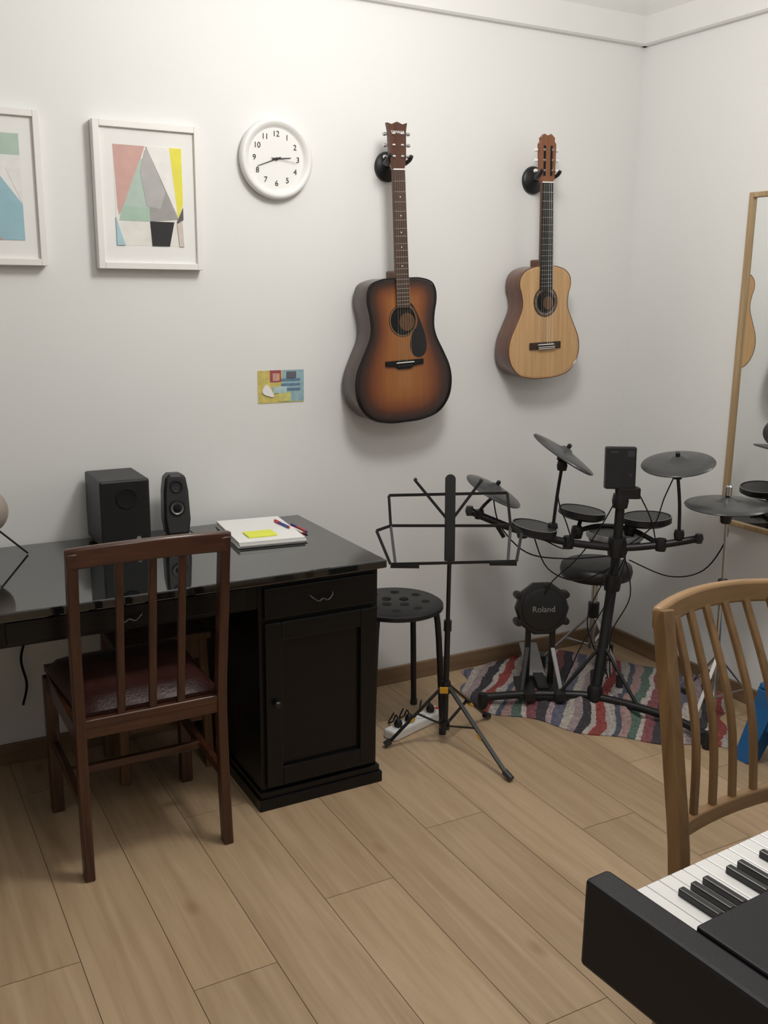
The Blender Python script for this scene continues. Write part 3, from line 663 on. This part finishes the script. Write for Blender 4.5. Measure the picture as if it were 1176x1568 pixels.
lathe('pole_clamp_3',[(0,-.025),(.026,-.025),(.03,0),(.026,.025),(0,.025)],(2.378,2.56,.76),M_plastic,K_)
rk=[(1.925,2.845,.710),(1.985,2.79,.680),(2.071,2.719,.645),(2.219,2.642,.606),(2.376,2.555,.588),(2.49,2.46,.608),(2.585,2.375,.640)]
sweep('rack_tube',rk,.0135,M_metalblk,K_,14,6)
for i,p in enumerate((rk[0],rk[-1])): lathe('rack_end_%d'%(i+1),[(0,-.017),(.012,-.017),(.017,0),(.012,.017),(0,.017)],p,M_rubber,K_,n=18)
sweep('rack_tube_upper',[(2.219,2.642,.606),(2.28,2.67,.63),(2.376,2.66,.645),(2.47,2.60,.635),(2.49,2.46,.608)],.009,M_metalblk,K_,12,6)
def cl(nm,p): lathe(nm,[(0,-.016),(.016,-.016),(.019,0),(.016,.016),(0,.016)],p,M_plastic,K_,n=18)
sweep('ride_arm',[(2.165,2.67,.62),(2.172,2.66,.78),(2.190,2.66,.905)],.0062,M_metalblk,K_,10,4); cl('ride_clamp',(2.167,2.67,.66)); cl('ride_clamp2',(2.187,2.66,.885))
sweep('crash_arm',[(2.535,2.42,.62),(2.53,2.425,.76),(2.520,2.440,.885)],.0062,M_metalblk,K_,10,4); cl('crash_clamp',(2.534,2.42,.65)); cl('crash_clamp2',(2.521,2.438,.865))
sweep('left_arm',[(1.945,2.825,.70),(1.965,2.81,.735),(1.985,2.79,.765)],.0062,M_metalblk,K_,10,4); cl('left_clamp',(1.95,2.82,.70))
for nm,a,b in (('tom_arm_1',(2.09,2.71,.64),(2.10,2.69,.655)),('tom_arm_2',(2.28,2.67,.63),(2.325,2.70,.68)),('tom_arm_3',(2.47,2.60,.635),(2.527,2.577,.66)),('snare_arm',(2.40,2.575,.56),(2.45,2.655,.58)),('tom_arm_1b',(2.02,2.76,.62),(1.985,2.79,.69))):
    cyl(nm,a,b,.0075,M_metalblk,K_)
for i,p in enumerate(((2.071,2.719,.645),(2.219,2.642,.606),(2.49,2.46,.608),(2.28,2.67,.63),(2.47,2.60,.635))):
    lathe('rack_clamp_%d'%(i+1),[(0,-.022),(.018,-.022),(.023,0),(.018,.022),(0,.022)],p,M_plastic,K_,n=18)
mr=radians(-28.9)
ML=(2.368,2.560,.880)
mo=box('sound_module',-.054,.054,-.012,.022,-.075,.075,M_plastic,K_,.006); mo.location=ML; mo.rotation_euler=(radians(-6),0,mr)
mo=boxes('module_labels',[(-.04,-.01,-.0135,-.0115,.052,.060),(.02,.045,-.0135,-.0115,.04,.062),(.028,.04,-.0135,-.0115,-.03,-.02)],M_rubber,K_); mo.location=ML; mo.rotation_euler=(radians(-6),0,mr)
cyl('module_mount',(2.380,2.56,.78),(2.372,2.562,.83),.02,M_plastic,K_)
mo=box('module_bracket',-.03,.05,-.02,.02,-.02,.02,M_plastic,K_,.004); mo.location=(2.39,2.55,.79); mo.rotation_euler=(0,0,mr)
arc=[(1.910,2.700,.046),(2.03,2.655,.050),(2.144,2.590,.054),(2.262,2.498,.056),(2.356,2.32,.054),(2.395,2.20,.050),(2.405,2.095,.042)]
sweep('floor_tube',arc,.0145,M_metalblk,K_,14,6)
for i,p in enumerate((arc[0],arc[-1])): lathe('floor_tube_foot_%d'%(i+1),[(0,-.040),(.018,-.040),(.020,0),(.015,.015),(0,.016)],p,M_plastic,K_,n=18)
sweep('rear_foot',[(2.262,2.50,.055),(2.36,2.62,.055),(2.43,2.70,.045)],.013,M_metalblk,K_,12)
lathe('pole_base_clamp',[(0,-.02),(.026,-.02),(.028,.03),(.020,.045),(0,.045)],(2.262,2.500,.055),M_plastic,K_)
for i,(fx,fy_) in enumerate(((2.16,2.58),(2.34,2.36),(2.36,2.62))):
    sweep('pole_brace_%d'%(i+1),[(2.312,2.53,.24),(fx,fy_,.056)],.0065,M_metalblk,K_,8)
hx,hy=2.60,2.255
cyl('hihat_pole',(hx,hy,.05),(hx-.01,hy,.50),.010,M_chrome,K_); cyl('hihat_rod',(hx-.01,hy,.50),(2.575,2.255,.86),.0055,M_chrome,K_)
lathe('hihat_clamp',[(0,-.02),(.017,-.02),(.02,0),(.017,.02),(0,.02)],(hx-.01,hy,.50),M_plastic,K_)
lathe('hihat_cup',[(0,-.05),(.016,-.05),(.022,-.02),(.03,0),(0,0)],(2.576,2.255,.773),M_plastic,K_)
lathe('hihat_top_clutch',[(0,0),(.012,0),(.012,.03),(.006,.035),(0,.035)],(2.575,2.255,.820),M_chrome,K_)
for i,a in enumerate((radians(200),radians(320),radians(80))):
    bar('hihat_leg_%d'%(i+1),[(hx,hy,.24),(hx+.17*cos(a),hy+.17*sin(a),.04)],.012,.006,M_chrome,K_,S=(-sin(a),cos(a),0),bevel=0)
    bar('hihat_strut_%d'%(i+1),[(hx,hy,.08),(hx+.10*cos(a),hy+.10*sin(a),.12)],.010,.004,M_chrome,K_,S=(-sin(a),cos(a),0),bevel=0)
    lathe('hihat_foot_%d'%(i+1),[(0,-.03),(.012,-.03),(.012,.01),(0,.01)],(hx+.17*cos(a),hy+.17*sin(a),.036),M_rubber,K_,n=12)
kx,ky,kz=2.155,2.690,.350
kn=(-Vv+Rv*.12+Zv*.14).normalized()
# bulky kick tower: deep faceted housing tapering to the rear, round pad, two thick lugs
lathe('kick_housing',[(0,-.085),(.060,-.085),(.078,-.060),(.098,-.030),(.101,.0),(.095,.010),(.086,.012),(0,.012)],(kx,ky,kz),M_plastic,K_,kn,10,ang=20)
lathe('kick_pad',[(0,.018),(.068,.018),(.078,.015),(.083,.008),(.083,0),(0,0)],(kx,ky,kz),M_plastic,K_,kn,40)
side=kn.cross(Zv).normalized(); up=side.cross(kn).normalized()
for s,u in ((-1,.55),(1,.55),(-1,-.55),(1,-.55)):
    c=Vector((kx,ky,kz))+side*s*.088+up*u*.09-kn*.015
    lathe('kick_lug_%d%d'%(s+1,int(u*10+6)),[(0,-.028),(.013,-.028),(.016,0),(.013,.024),(0,.026)],tuple(c),M_plastic,K_,kn,14)
q=kn.to_track_quat('Z','Y').to_euler()
tp=Vector((kx,ky,kz))+kn*.0195
text('kick_logo','Roland',.031,tuple(tp),tuple(q),M_silver,K_)
for s in (-1,1):
    b0=Vector((kx,ky,0))+Vv*.02+Rv*s*.045
    bar('kick_upright_%d'%(s+1),[tuple(b0+Zv*.03),tuple(b0+Zv*.31)],.020,.024,M_metalblk,K_,S=tuple(Rv),bevel=.002)
    bar('kick_spur_%d'%(s+1),[tuple(b0+Zv*.20),tuple(b0+Rv*s*.03-Vv*.09+Zv*.04)],.016,.016,M_silver if s>0 else M_plastic,K_,S=tuple(Rv),bevel=.002)
kb=boxes('kick_base',[(-.09,.09,-.09,.10,0,.016),(-.075,-.035,-.11,-.06,.0,.035),(.035,.075,-.11,-.06,.0,.035),(-.02,.02,-.06,.08,.012,.04)],M_metalblk,K_,.003); kb.location=(kx-.005,ky-.02,.036); kb.rotation_euler=(0,0,mr)
pd=box('kick_pedal',-.035,.035,-.02,.22,-.005,.005,M_silver,K_,.003); pd.location=(kx+.03,ky+.06,.07); pd.rotation_euler=(radians(10),0,mr)
for i,P in enumerate((
  [(2.37,2.54,.82),(2.33,2.60,.66),(2.25,2.62,.55),(2.17,2.66,.46),(2.15,2.69,.38)],
  [(2.41,2.53,.82),(2.47,2.50,.70),(2.48,2.47,.60)],
  [(2.197,2.661,.90),(2.16,2.64,.78),(2.19,2.62,.68),(2.23,2.63,.60)],
  [(2.10,2.69,.63),(2.13,2.64,.52),(2.24,2.60,.47),(2.35,2.55,.52)],
  [(2.42,2.54,.54),(2.50,2.42,.50),(2.56,2.32,.54),(2.59,2.26,.66),(2.578,2.255,.74)],
  [(2.517,2.436,.88),(2.49,2.46,.78),(2.47,2.48,.68),(2.42,2.54,.60)],
  [(1.985,2.785,.76),(2.01,2.77,.66),(2.08,2.70,.57),(2.2,2.63,.55),(2.34,2.56,.56)],
  [(2.36,2.54,.55),(2.26,2.56,.35),(2.30,2.55,.20),(2.37,2.56,.10),(2.42,2.62,.05)],
  [(2.40,2.55,.57),(2.40,2.50,.42),(2.33,2.51,.28),(2.33,2.50,.12)],
  [(2.10,2.69,.64),(2.16,2.60,.60),(2.22,2.62,.62),(2.325,2.70,.67)],
  [(2.38,2.53,.62),(2.36,2.50,.54),(2.32,2.53,.40),(2.24,2.56,.24),(2.20,2.60,.08)],
  [(2.50,2.60,.64),(2.44,2.60,.50),(2.38,2.585,.45)])):
    sweep('cable_%d'%(i+1),P,.0025,M_dark,K_,6,6)
# ------------------------------------------------------------ drum throne
g=G('drum_throne',(2.49,2.79,.014))
lathe('seat',[(0,.385),(.12,.385),(.136,.392),(.140,.415),(.135,.435),(.115,.445),(0,.448)],(0,0,0),mat('black_vinyl',(.02,.02,.021),.4),g,n=56,ang=60)
cyl('post',(0,0,.09),(0,0,.39),.013,M_chrome,g)
lathe('post_collar',[(0,-.03),(.022,-.03),(.022,.03),(0,.03)],(0,0,.25),M_plastic,g,n=20)
for i in range(3):
    a=radians(-95+120*i)
    bar('leg_%d'%(i+1),[(0,0,.24),(.19*cos(a),.19*sin(a),.036)],.016,.006,M_chrome,g,S=(-sin(a),cos(a),0),bevel=0)
    bar('strut_%d'%(i+1),[(0,0,.10),(.11*cos(a),.11*sin(a),.13)],.012,.005,M_chrome,g,S=(-sin(a),cos(a),0),bevel=0)
    lathe('foot_%d'%(i+1),[(0,-.036),(.014,-.036),(.014,.012),(0,.012)],(.19*cos(a),.19*sin(a),.036),M_rubber,g,n=14)

# ------------------------------------------------------------ wall mirror
g=G('wall_mirror',(WX,2.167,1.240),(0,0,0)); a,b,f=.305,.585,.018
boxes('frame',[(-.028,-.003,-a,-a+f,-b,b),(-.028,-.003,a-f,a,-b,b),(-.028,-.003,-a+f,a-f,b-f,b),(-.028,-.003,-a+f,a-f,-b,-b+f)],M_mirrorw,g,.003)
box('glass',-.016,-.008,-a+f,a-f,-b+f,b-f,M_mirror,g,0)

# ------------------------------------------------------------ digital piano
g=G('digital_piano',(.815,.897,.715),(0,0,radians(4)))
W=1.36; ke=.046
box('end_block_1',0,.044,-.39,0,-.135,0,M_piano,g,.006)
box('end_block_2',W-.044,W,-.39,0,-.135,0,M_piano,g,.006)
box('key_bed',.044,W-.044,-.385,-ke+.006,-.130,-.030,M_piano,g,.003)
box('control_panel',.044,W-.044,-.388,-.152,-.03,.0035,M_piano,g,.003)
box('felt_strip',.044,W-.044,-.157,-.151,-.03,-.006,M_plastic,g,0)
nw_=52; pitch=(W-.092)/nw_; x=.046; wk=[];bk=[]
patt=[0,1,1,1,0,1,1]
for i in range(nw_):
    wk.append((x+i*pitch+.0006,x+(i+1)*pitch-.0006,-.151,-ke,-.030,-.010))
    if patt[i%7] and i<nw_-1: bk.append((x+(i+1)*pitch-.0055,x+(i+1)*pitch+.0055,-.151,-ke-.038,-.012,.001))
boxes('white_keys',wk,M_keyw,g,.0012); boxes('black_keys',bk,M_keyb,g,.002)
for s,xx in ((1,.30),(2,W-.20)):
    box('stand_leg_%d'%s,xx,xx+.03,-.36,-.05,-.715,-.13,M_piano,g,.003)
    box('stand_foot_%d'%s,xx-.01,xx+.04,-.42,.0,-.715,-.69,M_piano,g,.003)
box('stand_crossbar',.33,W-.2,-.36,-.345,-.5,-.35,M_piano,g,.002)

# ------------------------------------------------------------ blue step stool (plastic)
g=G('plastic_step_stool',(2.60,1.88,0))
def leg4(nm,P): mk(nm,P[0]+P[1],BF,M_bluepl,g,bevel=.004)
def lerpq(z): t=z/.26; return .17-.05*t,.13-.04*t
for i,(sx,sy) in enumerate(((-1,-1),(1,-1),(1,1),(-1,1))):
    def q4(z,w):
        a,b=lerpq(z); return [(sx*a,sy*b,z),(sx*(a-w),sy*b,z),(sx*(a-w),sy*(b-w),z),(sx*a,sy*(b-w),z)]
    leg4('leg_%d'%(i+1),(q4(0,.06),q4(.25,.08)))
boxes('seat',[(-.125,.125,-.095,.095,.245,.27)],M_bluepl,g,.01)
boxes('side_skirts',[(-.118,.118,-.100,-.092,.12,.25),(-.118,.118,.092,.1,.12,.25),(-.133,-.124,-.09,.09,.12,.25),(.124,.133,-.09,.09,.12,.25)],M_bluepl,g,.002)

g=G('hanging_cable',(.40,3.04,0),world=True)
sweep('cable',[(.48,3.045,.60),(.43,3.04,.47),(.39,3.035,.36),(.40,3.03,.27),(.385,3.035,.20)],.004,M_dark,g,8,6)

# ------------------------------------------------------------ lights / world / camera
def light(nm,loc,e,r,col):
    l=bpy.data.lights.new(nm,'POINT'); l.energy=e; l.shadow_soft_size=r; l.color=col
    o=bpy.data.objects.new(nm,l); o.location=loc; C.objects.link(o)
light('ceiling_light',(1.35,1.80,2.48),45,.18,(1,.968,.92))
light('fill_light',(.80,.30,2.50),17,.20,(1,.968,.92))  # added fill from the camera side, not a lamp of the room
w=bpy.data.worlds.new('world'); scn.world=w; w.use_nodes=True
w.node_tree.nodes['Background'].inputs[0].default_value=(.6,.62,.65,1); w.node_tree.nodes['Background'].inputs[1].default_value=.3
scn.view_settings.view_transform='Standard'; scn.view_settings.look='None'

cam=bpy.data.cameras.new('camera'); co=bpy.data.objects.new('camera',cam); C.objects.link(co); scn.camera=co
yaw,pit,roll=.504745,.229175,.0109203
Fv=Vector((sin(yaw)*cos(pit),cos(yaw)*cos(pit),-sin(pit))); R0=Vector((cos(yaw),-sin(yaw),0)); U0=R0.cross(Fv)
Rr=R0*cos(roll)+U0*sin(roll); Uu=-R0*sin(roll)+U0*cos(roll)
mt=Matrix((Rr,Uu,-Fv)).transposed().to_4x4(); mt.translation=(0,0,1.5); co.matrix_world=mt
cam.sensor_fit='VERTICAL'; cam.sensor_height=24; cam.lens=24*1488.3/1568; cam.clip_start=.02
